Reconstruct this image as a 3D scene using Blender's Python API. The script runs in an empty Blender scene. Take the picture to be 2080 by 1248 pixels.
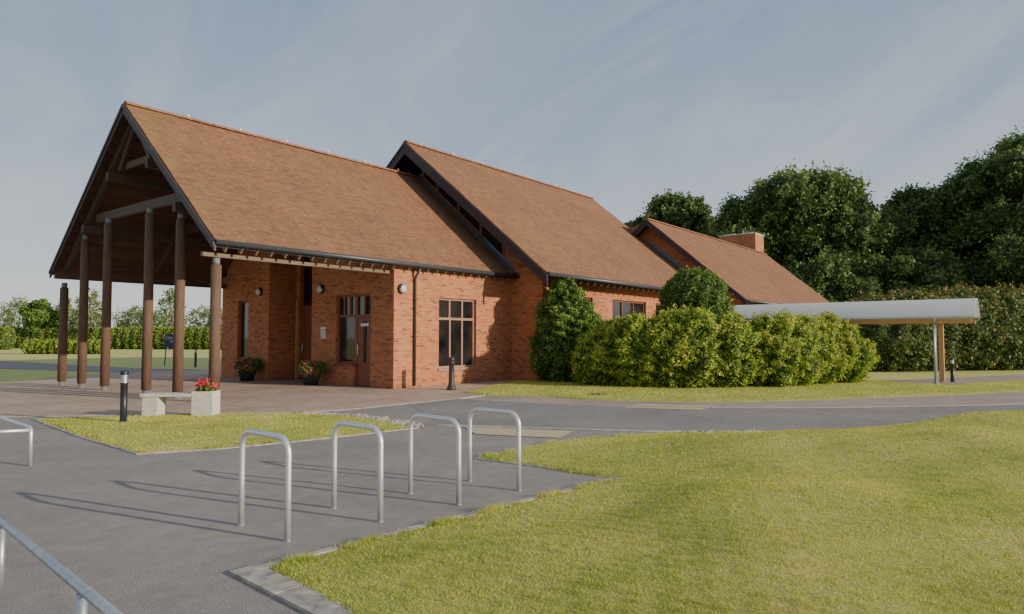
import bpy, math, random
import numpy as np
from mathutils import Vector, Matrix
random.seed(7)
rng = np.random.default_rng(11)
scene = bpy.context.scene
COL = scene.collection
ROT = math.radians(52)
CR, SR = math.cos(ROT), math.sin(ROT)
def W(u, v, z=0.0):
    return (CR*u - SR*v, SR*u + CR*v, z)

# ------------------------------------------------------------------ materials
class NT:
    def __init__(s, name):
        s.m = bpy.data.materials.new(name); s.m.use_nodes = True
        s.t = s.m.node_tree; s.t.nodes.clear()
        s.out = s.t.nodes.new('ShaderNodeOutputMaterial')
    def n(s, typ, **kw):
        nd = s.t.nodes.new(typ)
        for k, v in kw.items():
            if k.startswith('_'):
                setattr(nd, k[1:], v)
            else:
                key = k.replace('__', ' ')
                s.set(nd.inputs[key], v)
        return nd
    def set(s, sock, v):
        if isinstance(v, bpy.types.NodeSocket):
            s.t.links.new(v, sock)
        else:
            if isinstance(v, tuple) and len(v) == 3 and sock.type == 'RGBA':
                v = (*v, 1)
            sock.default_value = v
    def ramp(s, fac, stops, interp='LINEAR'):
        r = s.t.nodes.new('ShaderNodeValToRGB'); r.color_ramp.interpolation = interp
        el = r.color_ramp.elements
        while len(el) < len(stops): el.new(0.5)
        for e, (p, c) in zip(el, stops):
            e.position = p
            e.color = (*c, 1) if len(c) == 3 else c
        s.t.links.new(fac, r.inputs[0]); return r.outputs[0]
    def noise(s, vec, scale, detail=4, rough=.55, dist=0.0):
        nd = s.n('ShaderNodeTexNoise', Scale=scale, Detail=detail, Roughness=rough, Distortion=dist)
        if vec is not None: s.t.links.new(vec, nd.inputs['Vector'])
        return nd.outputs['Fac']
    def mix(s, fac, a, b, mode='MIX'):
        nd = s.t.nodes.new('ShaderNodeMix'); nd.data_type = 'RGBA'; nd.blend_type = mode
        s.set(nd.inputs[0], fac); s.set(nd.inputs[6], a); s.set(nd.inputs[7], b)
        return nd.outputs[2]
    def math(s, op, a, b=0.0):
        nd = s.t.nodes.new('ShaderNodeMath'); nd.operation = op
        s.set(nd.inputs[0], a); s.set(nd.inputs[1], b); return nd.outputs[0]
    def coord(s, which='Object'):
        return s.n('ShaderNodeTexCoord').outputs[which]
    def scalevec(s, vec, sc):
        m = s.n('ShaderNodeMapping', Scale=sc); s.t.links.new(vec, m.inputs['Vector']); return m.outputs[0]
    def bump(s, h, strength=.3, dist=.01, normal=None):
        b = s.n('ShaderNodeBump', Strength=strength, Distance=dist, Height=h)
        if normal is not None: s.t.links.new(normal, b.inputs['Normal'])
        return b.outputs[0]
    def bsdf(s, color, rough=.8, normal=None, **kw):
        b = s.n('ShaderNodeBsdfPrincipled')
        s.set(b.inputs['Base Color'], color); s.set(b.inputs['Roughness'], rough)
        for k, v in kw.items(): s.set(b.inputs[k.replace('__', ' ')], v)
        if normal is not None: s.t.links.new(normal, b.inputs['Normal'])
        s.t.links.new(b.outputs[0], s.out.inputs[0]); return b

def make_brick():
    m = NT('brickwork'); uv = m.coord('UV'); ob = m.coord('Object')
    br = m.n('ShaderNodeTexBrick', Vector=uv, Scale=1.0, Color1=(0,0,0), Color2=(1,1,1), Mortar=(.5,.5,.5))
    br.inputs['Mortar Size'].default_value = .006; br.inputs['Mortar Smooth'].default_value = .2
    br.inputs['Brick Width'].default_value = .225; br.inputs['Row Height'].default_value = .075
    c = m.ramp(br.outputs['Color'], [(0,(.26,.08,.04)),(.12,(.41,.135,.056)),(.5,(.52,.178,.070)),(.85,(.57,.215,.09)),(.97,(.44,.18,.09)),(1,(.26,.09,.06))])
    big = m.noise(ob, .9, 5)
    c = m.mix(1.0, c, m.ramp(big, [(.3,(.84,.82,.80)),(.7,(1.08,1.06,1.04))]), 'MULTIPLY')
    fine = m.noise(ob, 40, 3)
    c = m.mix(.5, c, m.ramp(fine, [(.3,(.7,.7,.7)),(.7,(1.2,1.2,1.2))]), 'MULTIPLY')
    sep = m.n('ShaderNodeSeparateXYZ', Vector=ob)   # slightly darker towards the lowest courses
    pl = m.ramp(m.math('ADD', sep.outputs[2], m.math('MULTIPLY', big, .4)), [(.15,(.72,.70,.68)),(.55,(1,1,1))])
    c = m.mix(.6, c, pl, 'MULTIPLY')
    c = m.mix(br.outputs['Fac'], c, (.44,.27,.175))
    h = m.math('SUBTRACT', m.math('MULTIPLY', fine, .4), br.outputs['Fac'])
    m.bsdf(c, .9, m.bump(h, .4, .006)); return m.m
def make_tiles():
    m = NT('clay_roof_tiles'); uv = m.coord('UV'); ob = m.coord('Object')
    br = m.n('ShaderNodeTexBrick', Vector=uv, Scale=1.0, Color1=(0,0,0), Color2=(1,1,1), Mortar=(.5,.5,.5))
    br.inputs['Mortar Size'].default_value = .004; br.inputs['Mortar Smooth'].default_value = .3
    br.inputs['Brick Width'].default_value = .165; br.inputs['Row Height'].default_value = .10
    c = m.ramp(br.outputs['Color'], [(0,(.18,.086,.05)),(.25,(.235,.111,.060)),(.55,(.268,.127,.065)),(.85,(.292,.140,.071)),(1,(.31,.155,.082))])
    big = m.noise(m.scalevec(ob,(1,1,1)), .5, 5, .55)
    c = m.mix(1.0, c, m.ramp(big, [(.32,(.89,.89,.90)),(.68,(1.08,1.07,1.05))]), 'MULTIPLY')
    st = m.noise(m.scalevec(ob,(2.2,.45,.45)), 2.2, 5, .6)
    c = m.mix(.3, c, m.ramp(st, [(.35,(.78,.78,.8)),(.6,(1.08,1.06,1.04))]), 'MULTIPLY')
    sep = m.n('ShaderNodeSeparateXYZ', Vector=ob)
    e = m.n('ShaderNodeMapRange', Value=sep.outputs[0]); e.inputs[1].default_value=-6.2; e.inputs[2].default_value=-4.0; e.inputs[3].default_value=.8; e.inputs[4].default_value=.08
    ln = m.noise(ob, 1.8, 8, .72)
    f = m.math('MULTIPLY', m.ramp(ln, [(.42,(0,0,0)),(.66,(1,1,1))]), e.outputs[0])
    c = m.mix(f, c, (.26,.195,.06))
    fine = m.noise(ob, 30, 3)
    c = m.mix(.45, c, m.ramp(fine, [(.3,(.72,.72,.72)),(.7,(1.25,1.25,1.25))]), 'MULTIPLY')
    c = m.mix(br.outputs['Fac'], c, (.11,.058,.036))
    h = m.math('SUBTRACT', m.math('MULTIPLY', br.outputs['Color'], .5), br.outputs['Fac'])
    m.bsdf(c, .92, m.bump(h, .45, .009)); return m.m
def make_wood(name, c1, c2, scale=(1,1,1), rough=.7, boards=None):
    m = NT(name); ob = m.coord('Object')
    n1 = m.noise(m.scalevec(ob, scale), 6, 6, .6, .6)
    c = m.ramp(n1, [(.25, c1), (.75, c2)])
    nm = None
    if boards:
        uv = m.coord('UV')
        br = m.n('ShaderNodeTexBrick', Vector=uv, Scale=1.0, Color1=(.6,.6,.6), Color2=(1.2,1.2,1.2), Mortar=(.1,.1,.1))
        br.inputs['Mortar Size'].default_value=.006; br.inputs['Brick Width'].default_value=3.0; br.inputs['Row Height'].default_value=boards
        c = m.mix(1.0, c, br.outputs['Color'], 'MULTIPLY')
        nm = m.bump(br.outputs['Fac'], .5, -.01)
    else:
        nm = m.bump(n1, .3, .006)
    m.bsdf(c, rough, nm); return m.m
def make_plain(name, c, rough=.6, metal=0.0, var=.25, scale=8, **kw):
    m = NT(name); ob = m.coord('Object')
    n1 = m.noise(ob, scale, 5)
    lo = tuple(x*(1-var) for x in c); hi = tuple(min(1,x*(1+var)) for x in c)
    col = m.ramp(n1, [(.3, lo), (.7, hi)])
    m.bsdf(col, rough, m.bump(n1, .15, .004), Metallic=metal, **kw); return m.m
def make_sheet(name, c):
    m = NT(name); ob = m.coord('Object')
    n1 = m.noise(ob, 1.2, 5)
    col = m.ramp(n1, [(.3, tuple(x*.93 for x in c)), (.7, c)])
    b = m.bsdf(col, .4); tr = m.n('ShaderNodeBsdfTranslucent', Color=col)
    mx = m.n('ShaderNodeMixShader', Fac=.3)
    m.t.links.new(b.outputs[0], mx.inputs[1]); m.t.links.new(tr.outputs[0], mx.inputs[2]); m.t.links.new(mx.outputs[0], m.out.inputs[0]); return m.m
def make_asphalt(name, base, speck):
    m = NT(name); ob = m.coord('Object')
    a = m.noise(ob, 110, 2, .7); b = m.noise(ob, .45, 7, .65); d = m.noise(ob, 6, 5)
    c = m.ramp(a, [(.35, tuple(x*.5 for x in base)), (.52, base), (.72, speck)])
    c = m.mix(1.0, c, m.ramp(b, [(.3,(.80,.79,.79)),(.7,(1.16,1.15,1.12))]), 'MULTIPLY')
    c = m.mix(.6, c, m.ramp(d, [(.3,(.8,.8,.8)),(.7,(1.15,1.15,1.15))]), 'MULTIPLY')
    m.bsdf(c, .85, m.bump(a, .8, .007)); return m.m
def make_paving():
    m = NT('block_paving'); ob = m.coord('Object')
    rot = m.n('ShaderNodeMapping', Vector=ob, Rotation=(0,0,-ROT))
    br = m.n('ShaderNodeTexBrick', Vector=rot.outputs[0], Scale=1.0, Color1=(.44,.30,.22), Color2=(.58,.42,.31), Mortar=(.30,.215,.155))
    br.inputs['Mortar Size'].default_value=.004; br.inputs['Brick Width'].default_value=.2; br.inputs['Row Height'].default_value=.1
    b = m.noise(ob, .6, 6)
    c = m.mix(1.0, br.outputs['Color'], m.ramp(b, [(.3,(.8,.8,.8)),(.7,(1.15,1.15,1.15))]), 'MULTIPLY')
    m.bsdf(c, .9, m.bump(br.outputs['Fac'], .4, -.004)); return m.m
def make_grass(name, dark, mid, dry):
    m = NT(name); ob = m.coord('Object')
    a = m.noise(ob, .9, 8, .7); b = m.noise(m.scalevec(ob,(1,1,1)), 35, 4, .7); d = m.noise(ob, .25, 4)
    c = m.ramp(a, [(.36, dark), (.5, mid), (.64, dry)])
    c = m.mix(.4, c, m.ramp(d, [(.4, mid), (.6, dry)]))
    c = m.mix(.8, c, m.ramp(b, [(.3,(.6,.64,.55)),(.7,(1.3,1.26,1.2))]), 'MULTIPLY')
    m.bsdf(c, .9, m.bump(b, .8, .03)); return m.m
def make_leaf(name, stops, trans=.25, rough=.5, patch=None):
    m = NT(name)
    at = m.n('ShaderNodeAttribute', _attribute_name='var')
    c = m.ramp(at.outputs['Fac'], stops)
    if patch:
        ob = m.coord('Object'); pn = m.noise(ob, patch[0], 7, .72)
        c = m.mix(m.ramp(pn, [(.40,(0,0,0)),(.62,(1,1,1))]), m.mix(1.0, c, patch[1], 'MULTIPLY'), m.mix(1.0, c, patch[2], 'MULTIPLY'))
    b = m.bsdf(c, rough)
    b.inputs['Specular IOR Level'].default_value = .35
    tr = m.n('ShaderNodeBsdfTranslucent', Color=c)
    mx = m.n('ShaderNodeMixShader', Fac=trans)
    m.t.links.new(b.outputs[0], mx.inputs[1]); m.t.links.new(tr.outputs[0], mx.inputs[2])
    m.t.links.new(mx.outputs[0], m.out.inputs[0]); return m.m
def make_glass():
    m = NT('window_glass'); ob = m.coord('Object')
    n1 = m.noise(ob, 1.3, 3)
    c = m.ramp(n1, [(.35,(.008,.008,.01)),(.65,(.035,.03,.028))])
    m.bsdf(c, .04, m.bump(n1, .05, .02), Specular__IOR__Level=.9); return m.m

BRICK = make_brick(); TILES = make_tiles(); GLASS = make_glass()
RIDGE = make_plain('ridge_tile_clay', (.31,.14,.075), .85, 0, .3, 5)
BARGE = make_plain('dark_stained_timber', (.045,.028,.030), .55, 0, .3, 12)
COLUMNW = make_wood('brown_column_timber', (.085,.047,.031), (.20,.115,.072), (6,6,.5), .85)
BEAMW = make_wood('weathered_beam_timber', (.05,.035,.028), (.11,.078,.058), (3,3,3))
SOFFIT = make_wood('soffit_boards', (.065,.028,.014), (.14,.065,.035), (1,6,1), .6, boards=.12)
TAILW = make_wood('pale_rafter_timber', (.12,.08,.052), (.23,.16,.11), (3,3,3))
GUTTER = make_plain('grey_black_gutter', (.055,.058,.066), .4, 0, .1)
LEAD = make_plain('lead_flashing', (.18,.20,.23), .5, .3, .3, 14)
DOORW = make_wood('red_brown_joinery', (.18,.06,.028), (.29,.10,.05), (8,8,.6), .5)
FRAMEW = make_wood('light_joinery', (.30,.16,.11), (.42,.24,.165), (8,8,1), .5)
STEEL = make_plain('brushed_steel', (.80,.78,.76), .42, .75, .05, 60)
GALV = make_plain('galvanised_steel', (.5,.52,.54), .45, .8, .15, 20)
SHOE = make_plain('grey_painted_steel', (.22,.22,.22), .6, .2, .2, 20)
BLACK = make_plain('black_powder_coat', (.02,.021,.022), .4, 0, .2)
IRON = make_plain('cast_iron_paint', (.045,.04,.04), .5, 0, .2)
WHITEP = make_plain('white_plastic', (.78,.78,.76), .4, 0, .05)
OPAL = make_plain('opal_diffuser', (.62,.6,.55), .3, 0, .08)
CONC = make_plain('pale_concrete', (.58,.53,.46), .9, 0, .2, 18)
KERB = make_plain('edging_stone', (.40,.355,.30), .95, 0, .45, 9)
PINE = make_wood('golden_larch', (.5,.26,.09), (.65,.38,.16), (6,6,.6), .55)
POLY = make_sheet('pale_roof_sheet', (.95,.95,.93))
ASPH = make_asphalt('asphalt', (.325,.283,.255), (.55,.49,.45))
ROADM = make_asphalt('road_asphalt', (.285,.257,.238), (.45,.42,.39))
PAVE = make_paving()
PINK = make_asphalt('pink_tarmac', (.43,.335,.275), (.56,.46,.39))
TACT = make_plain('buff_tactile_paving', (.56,.46,.28), .9, 0, .2, 30)
GRASS = make_grass('lawn_turf', (.27,.30,.06), (.42,.42,.10), (.56,.49,.18))
FIELD = make_grass('meadow_turf', (.48,.50,.12), (.58,.58,.16), (.66,.61,.25))
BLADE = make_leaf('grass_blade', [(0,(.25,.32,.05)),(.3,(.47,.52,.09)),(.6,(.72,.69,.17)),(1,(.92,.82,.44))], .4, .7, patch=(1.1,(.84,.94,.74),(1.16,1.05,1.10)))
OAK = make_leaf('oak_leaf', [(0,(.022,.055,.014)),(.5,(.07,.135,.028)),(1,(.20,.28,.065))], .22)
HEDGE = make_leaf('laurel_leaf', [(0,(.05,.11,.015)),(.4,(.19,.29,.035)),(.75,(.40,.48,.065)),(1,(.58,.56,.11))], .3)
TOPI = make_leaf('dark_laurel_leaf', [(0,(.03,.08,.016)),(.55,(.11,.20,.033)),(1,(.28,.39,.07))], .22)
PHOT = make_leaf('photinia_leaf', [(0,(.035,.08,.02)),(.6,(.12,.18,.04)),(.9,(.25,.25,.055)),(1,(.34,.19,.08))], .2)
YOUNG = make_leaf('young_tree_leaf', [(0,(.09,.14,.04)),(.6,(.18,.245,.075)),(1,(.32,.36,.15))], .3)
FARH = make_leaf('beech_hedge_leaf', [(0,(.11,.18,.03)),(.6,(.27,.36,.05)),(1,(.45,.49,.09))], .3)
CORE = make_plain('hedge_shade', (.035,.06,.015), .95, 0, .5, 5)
BARK = make_plain('bark', (.07,.05,.035), .95, 0, .4, 10)
RED = make_leaf('red_petal', [(0,(.5,.01,.01)),(.6,(.75,.02,.03)),(1,(.8,.15,.3))], .2)
MIXF = make_leaf('mixed_petal', [(0,(.7,.02,.02)),(.45,(.75,.02,.03)),(.6,(.8,.15,.35)),(.85,(.75,.03,.05)),(.95,(.85,.8,.7))], .2)
PEB = make_plain('cobble_stone', (.42,.36,.30), .9, 0, .45, 3)
SIGNM = make_plain('purple_sign_face', (.035,.028,.10), .4, 0, .1)
PAPER = make_plain('paper_notice', (.75,.75,.78), .6, 0, .05)
INK = make_plain('printed_ink', (.05,.06,.2), .6, 0, .1)
TERRA = make_plain('dark_planter', (.035,.03,.028), .8, 0, .3)
LINEP = make_plain('pale_channel_line', (.52,.46,.40), .9, 0, .3, 6)

# ------------------------------------------------------------------ mesh helpers
ORG = {}
def finish(o, kind=None, label=None, category=None, group=None):
    if kind: o['kind'] = kind
    if label: o['label'] = label
    if category: o['category'] = category
    if group: o['group'] = group
    return o
def empty(name, loc, rot=0.0, **kw):
    o = bpy.data.objects.new(name, None); o.empty_display_size = .3
    o.location = loc; o.rotation_euler = (0,0,rot); COL.objects.link(o)
    return finish(o, **kw)
class MB:
    def __init__(s): s.v=[]; s.f=[]; s.mi=[]; s.sm=[]; s.cur=0
    def face(s, idx, sm=False): s.f.append(idx); s.mi.append(s.cur); s.sm.append(sm)
    def add(s, vs): b=len(s.v); s.v.extend([tuple(p) for p in vs]); return b
    def box(s, x0,x1,y0,y1,z0,z1):
        if x0>x1:x0,x1=x1,x0
        if y0>y1:y0,y1=y1,y0
        b=s.add([(x0,y0,z0),(x1,y0,z0),(x1,y1,z0),(x0,y1,z0),(x0,y0,z1),(x1,y0,z1),(x1,y1,z1),(x0,y1,z1)])
        for q in [(0,3,2,1),(4,5,6,7),(0,1,5,4),(1,2,6,5),(2,3,7,6),(3,0,4,7)]: s.face([b+i for i in q])
        return s
    def hexa(s, bot, top):
        b=s.add(list(bot)+list(top)); n=len(bot)
        s.face([b+i for i in reversed(range(n))]); s.face([b+n+i for i in range(n)])
        for i in range(n):
            j=(i+1)%n; s.face([b+i,b+j,b+n+j,b+n+i])
        return s
    def extr_u(s, poly, u0,u1):   # poly in (v,z)
        a=sum(poly[i][0]*poly[(i+1)%len(poly)][1]-poly[(i+1)%len(poly)][0]*poly[i][1] for i in range(len(poly)))
        if a<0: poly=poly[::-1]
        return s.hexa([(u0,p[0],p[1]) for p in poly],[(u1,p[0],p[1]) for p in poly])
    def beam(s, p0,p1,w,h,up=(0,0,1)):
        p0=Vector(p0);p1=Vector(p1);d=(p1-p0).normalized();up=Vector(up)
        sd=d.cross(up).normalized();up2=sd.cross(d).normalized()
        c=lambda p:[p+sd*w/2-up2*h/2,p+sd*w/2+up2*h/2,p-sd*w/2+up2*h/2,p-sd*w/2-up2*h/2]
        return s.hexa(c(p0),c(p1))
    def tube(s, path, r, n=12, cap=True):
        path=[Vector(p) for p in path]; rs=r if isinstance(r,(list,tuple)) else [r]*len(path)
        rings=[]; prev=None
        for i,p in enumerate(path):
            d=(path[min(i+1,len(path)-1)]-path[max(i-1,0)]).normalized()
            if prev is None:
                a=Vector((0,0,1)) if abs(d.z)<.9 else Vector((1,0,0))
                x=d.cross(a).normalized()
            else: x=(prev-d*prev.dot(d)).normalized()
            prev=x; y=d.cross(x)
            rings.append(s.add([p+(x*math.cos(t)+y*math.sin(t))*rs[i] for t in [2*math.pi*k/n for k in range(n)]]))
        for a,b in zip(rings,rings[1:]):
            for k in range(n): s.face([a+k,a+(k+1)%n,b+(k+1)%n,b+k],True)
        if cap:
            s.face([rings[0]+k for k in reversed(range(n))]); s.face([rings[-1]+k for k in range(n)])
        return s
    def lathe(s, c, prof, n=20):  # prof list (r,z)
        rings=[s.add([(c[0]+r*math.cos(2*math.pi*k/n),c[1]+r*math.sin(2*math.pi*k/n),c[2]+z) for k in range(n)]) for r,z in prof]
        for a,b in zip(rings,rings[1:]):
            for k in range(n): s.face([a+k,a+(k+1)%n,b+(k+1)%n,b+k],True)
        s.face([rings[0]+k for k in reversed(range(n))]); s.face([rings[-1]+k for k in range(n)])
        return s
    def obj(s, name, mats, parent=None, org=None, uv=True, bevel=0, **kw):
        if not isinstance(mats,(list,tuple)): mats=[mats]
        o0 = org if org is not None else (ORG.get(parent.name,(0,0,0)) if parent else (0,0,0))
        me=bpy.data.meshes.new(name)
        me.from_pydata([(p[0]-o0[0],p[1]-o0[1],p[2]-o0[2]) for p in s.v],[],s.f)
        for m in mats: me.materials.append(m)
        me.polygons.foreach_set('material_index', s.mi); me.polygons.foreach_set('use_smooth', s.sm)
        me.update()
        if uv:
            l=me.uv_layers.new(name='UVMap')
            for p in me.polygons:
                n=p.normal
                if abs(n.z)>.999: t=Vector((1,0,0)); b=Vector((0,1,0))
                else:
                    t=Vector((0,0,1)).cross(n).normalized(); b=n.cross(t)
                for li in p.loop_indices:
                    co=me.vertices[me.loops[li].vertex_index].co
                    l.data[li].uv=(co.dot(t),co.dot(b))
        o=bpy.data.objects.new(name,me); COL.objects.link(o)
        if parent: o.parent=parent; ORG[o.name]=o0
        if bevel:
            md=o.modifiers.new('bevel','BEVEL'); md.width=bevel; md.segments=2; md.limit_method='ANGLE'
        return finish(o,**kw)
def fast_mesh(name, V, k, mats, var=None, mi=None, parent=None, org=(0,0,0), extra=None):
    N=len(V)//k
    V=V-np.array(org)
    nl=N*k; ls=np.arange(N)*k; lv=np.arange(nl); nv=len(V)
    mi_all=np.zeros(N,int) if mi is None else mi
    if extra is not None:
        ev=np.array(extra[0])-np.array(org); ef=np.array(extra[1])+nv; kk=ef.shape[1]
        V=np.vstack([V,ev]); lv=np.concatenate([lv,ef.ravel()])
        ls=np.concatenate([ls,nl+np.arange(len(ef))*kk]); mi_all=np.concatenate([mi_all,np.full(len(ef),extra[2])])
        if var is not None: var=np.concatenate([var,np.zeros(len(ef))])
    me=bpy.data.meshes.new(name)
    me.vertices.add(len(V)); me.vertices.foreach_set('co',V.astype(np.float32).ravel())
    me.loops.add(len(lv)); me.loops.foreach_set('vertex_index',lv.astype(np.int32))
    me.polygons.add(len(ls)); me.polygons.foreach_set('loop_start',ls.astype(np.int32))
    for m in mats: me.materials.append(m)
    me.polygons.foreach_set('material_index',mi_all.astype(np.int32))
    me.update(calc_edges=True); me.validate()
    if var is not None:
        a=me.attributes.new('var','FLOAT','FACE'); a.data.foreach_set('value',var.astype(np.float32))
    o=bpy.data.objects.new(name,me); COL.objects.link(o)
    if parent: o.parent=parent
    return o

import bmesh
def ico(sub):
    b=bmesh.new(); bmesh.ops.create_icosphere(b,subdivisions=sub,radius=1)
    v=np.array([x.co[:] for x in b.verts]); f=np.array([[q.index for q in p.verts] for p in b.faces]); b.free(); return v,f
ICO2=ico(4)
def rand_dir(n):
    d=rng.normal(size=(n,3)); return d/np.linalg.norm(d,axis=1)[:,None]
def unit(a): return a/np.maximum(np.linalg.norm(a,axis=1),1e-9)[:,None]
_K=[(unit(rng.normal(size=(1,3)))[0]*f, rng.uniform(0,6.28), a) for f,a,c in ((1,.9,5),(1.7,.8,5),(2.9,.6,6),(5.1,.4,6)) for _ in range(c)]
_S=math.sqrt(sum(a*a for _,_,a in _K)/2)
def wav(P,wl):
    """smooth pseudo-noise ~N(0,1), wavelength wl metres"""
    s=np.zeros(len(P)); q=P*(2*math.pi/wl)
    for k,ph,a in _K: s+=a*np.sin(q@k+ph)
    return s/_S
def leaf_cloud(blobs, n, size, wl=.8, amp=.10, depth=.12, core=.82, zmin=0.03, aspect=.6, zlow=-.9, outw=.9, vk=.16, gap=-9):
    """leaves on a lumpy shell around every blob; wl = clump size in metres, amp/depth relative to the smallest radius"""
    blobs=np.array(blobs,float)
    area=(blobs[:,3]*blobs[:,4]+blobs[:,3]*blobs[:,5]+blobs[:,4]*blobs[:,5]); pr=area/area.sum()
    C=[];VR=[];OUT=[]
    for i,b in enumerate(blobs):
        m=int(n*pr[i]*1.15); d=rand_dir(m); d=d[d[:,2]>zlow]
        if len(blobs)>1:   # skip directions buried in the neighbours before spending leaves on them
            p0=b[:3]+d*b[3:6]; kk=np.ones(len(d),bool)
            for j,b3 in enumerate(blobs):
                if j!=i: q=(p0-b3[:3])/b3[3:6]; kk&=(np.einsum('ij,ij->i',q,q)>.72)
            nd=d[kk]
            if len(nd)>0: d=np.vstack([nd, nd[rng.integers(0,len(nd),min(len(nd),(len(d)-len(nd))//2))]]) if len(nd)<len(d) else nd
            else: continue
            if len(d)>len(nd): # jitter the repeats
                d[len(nd):]=unit(d[len(nd):]+rng.normal(0,.05,(len(d)-len(nd),3)))
        m=len(d); rm=b[3:6].min()
        p0=b[:3]+d*b[3:6]; w=wav(p0,wl); w2=wav(p0+31.7,wl*.38)
        h=amp*w+amp*.45*w2
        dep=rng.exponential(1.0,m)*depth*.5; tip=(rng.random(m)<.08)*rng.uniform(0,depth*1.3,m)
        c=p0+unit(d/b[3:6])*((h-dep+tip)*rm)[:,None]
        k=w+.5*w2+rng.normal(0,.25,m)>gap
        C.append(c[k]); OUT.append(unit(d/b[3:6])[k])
        VR.append((.45+vk*(w*.7+w2*.6)-1.2*(dep/depth-.5)*vk+rng.normal(0,.13,m)+.12*d[:,2])[k])  # shade put into the leaf colour: hollows and deeper leaves run darker
    C=np.vstack(C); OUT=np.vstack(OUT); VR=np.clip(np.concatenate(VR),0,1)
    k=C[:,2]>zmin
    for b in blobs:
        q=((C-b[:3])/b[3:6]); k&=(np.einsum('ij,ij->i',q,q)>.5)
    C=C[k]; VR=VR[k]; OUT=OUT[k]; N=len(C)
    nrm=unit(OUT*outw+rand_dir(N)); a=unit(np.cross(nrm,rand_dir(N))); b2=np.cross(nrm,a)
    s=size*rng.uniform(.6,1.4,N)[:,None]
    V=np.stack([C-a*s*.5, C+b2*s*aspect*.5, C+a*s*.5, C-b2*s*aspect*.5],1).reshape(-1,3)
    extra=None
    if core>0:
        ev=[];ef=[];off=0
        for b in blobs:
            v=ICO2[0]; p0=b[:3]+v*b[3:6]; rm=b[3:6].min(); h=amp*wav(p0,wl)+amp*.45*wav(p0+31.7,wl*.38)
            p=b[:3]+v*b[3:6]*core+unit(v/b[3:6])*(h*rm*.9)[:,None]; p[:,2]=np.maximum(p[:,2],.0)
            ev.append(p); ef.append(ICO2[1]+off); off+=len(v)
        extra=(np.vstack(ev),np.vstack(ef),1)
    return V,VR,extra
def bush(name, blobs, n, size, mat, label, category, group=None, parent=None, org=None, **kw):
    V,VR,ex=leaf_cloud(blobs,n,size,**kw)
    o0=org if org is not None else (blobs[0][0],blobs[0][1],0)
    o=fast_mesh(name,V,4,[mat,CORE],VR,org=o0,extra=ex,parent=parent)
    if parent is None:
        o.location=o0; finish(o,label=label,category=category,group=group)
    return o

# ------------------------------------------------------------------ world + sun
SUN_EL=math.radians(14.5)
sd=Vector((.912,-.41,0)).normalized()
w=bpy.data.worlds.new('World'); scene.world=w; w.use_nodes=True
nt=w.node_tree; nt.nodes.clear()
wo=nt.nodes.new('ShaderNodeOutputWorld'); bg=nt.nodes.new('ShaderNodeBackground')
sky=nt.nodes.new('ShaderNodeTexSky'); sky.sky_type='NISHITA'; sky.sun_disc=False
sky.sun_elevation=SUN_EL; sky.sun_rotation=math.atan2(sd.x,sd.y)
sky.air_density=1.0; sky.dust_density=1.6; sky.ozone_density=1.5
tc=nt.nodes.new('ShaderNodeTexCoord')
m1=nt.nodes.new('ShaderNodeMapping'); m1.inputs['Rotation'].default_value=(.15,.55,.1)
mp=nt.nodes.new('ShaderNodeMapping'); mp.inputs['Scale'].default_value=(1.1,1.6,3.0); mp.inputs['Location'].default_value=(.3,.2,.55)
nz=nt.nodes.new('ShaderNodeTexNoise'); nz.inputs['Scale'].default_value=2.0; nz.inputs['Detail'].default_value=10; nz.inputs['Roughness'].default_value=.6; nz.inputs['Distortion'].default_value=1.1
cr=nt.nodes.new('ShaderNodeValToRGB'); cr.color_ramp.elements[0].position=.42; cr.color_ramp.elements[0].color=(.0,.0,.0,1); cr.color_ramp.elements[1].position=.76; cr.color_ramp.elements[1].color=(.8,.8,.8,1)
sp=nt.nodes.new('ShaderNodeSeparateXYZ')
def wr(stops):
    r=nt.nodes.new('ShaderNodeValToRGB'); el=r.color_ramp.elements
    while len(el)<len(stops): el.new(.5)
    for e,(p,c) in zip(el,stops): e.position=p; e.color=(*c,1)
    return r
haze=wr([(0.0,(6.0,6.05,5.85)),(.10,(4.75,5.1,5.45)),(.26,(2.85,3.45,4.4)),(.45,(2.0,2.7,3.8)),(.8,(2.1,2.6,3.4))])
cloud=wr([(0.0,(6.0,6.0,5.8)),(.12,(5.3,5.5,5.65)),(.35,(3.7,4.1,4.8)),(.7,(2.8,3.1,3.6))])
mh=nt.nodes.new('ShaderNodeMix'); mh.data_type='RGBA'; mh.inputs[0].default_value=.85
mx=nt.nodes.new('ShaderNodeMix'); mx.data_type='RGBA'
L=nt.links.new
L(tc.outputs['Generated'],m1.inputs[0]); L(m1.outputs[0],mp.inputs[0]); L(mp.outputs[0],nz.inputs['Vector']); L(nz.outputs['Fac'],cr.inputs[0])
L(tc.outputs['Generated'],sp.inputs[0]); L(sp.outputs[2],haze.inputs[0]); L(sp.outputs[2],cloud.inputs[0])
L(sky.outputs[0],mh.inputs[6]); L(haze.outputs[0],mh.inputs[7])
L(cr.outputs[0],mx.inputs[0]); L(mh.outputs[2],mx.inputs[6]); L(cloud.outputs[0],mx.inputs[7])
L(mx.outputs[2],bg.inputs[0]); L(bg.outputs[0],wo.inputs[0]); bg.inputs[1].default_value=.15
ld=bpy.data.lights.new('sun','SUN'); ld.energy=5.0; ld.angle=math.radians(.53); ld.color=(1,.90,.72)
lo=bpy.data.objects.new('sun',ld); COL.objects.link(lo)
sdir=Vector((sd.x*math.cos(SUN_EL),sd.y*math.cos(SUN_EL),math.sin(SUN_EL)))
lo.rotation_euler=sdir.to_track_quat('Z','Y').to_euler(); lo.location=(20,-10,15)

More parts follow.
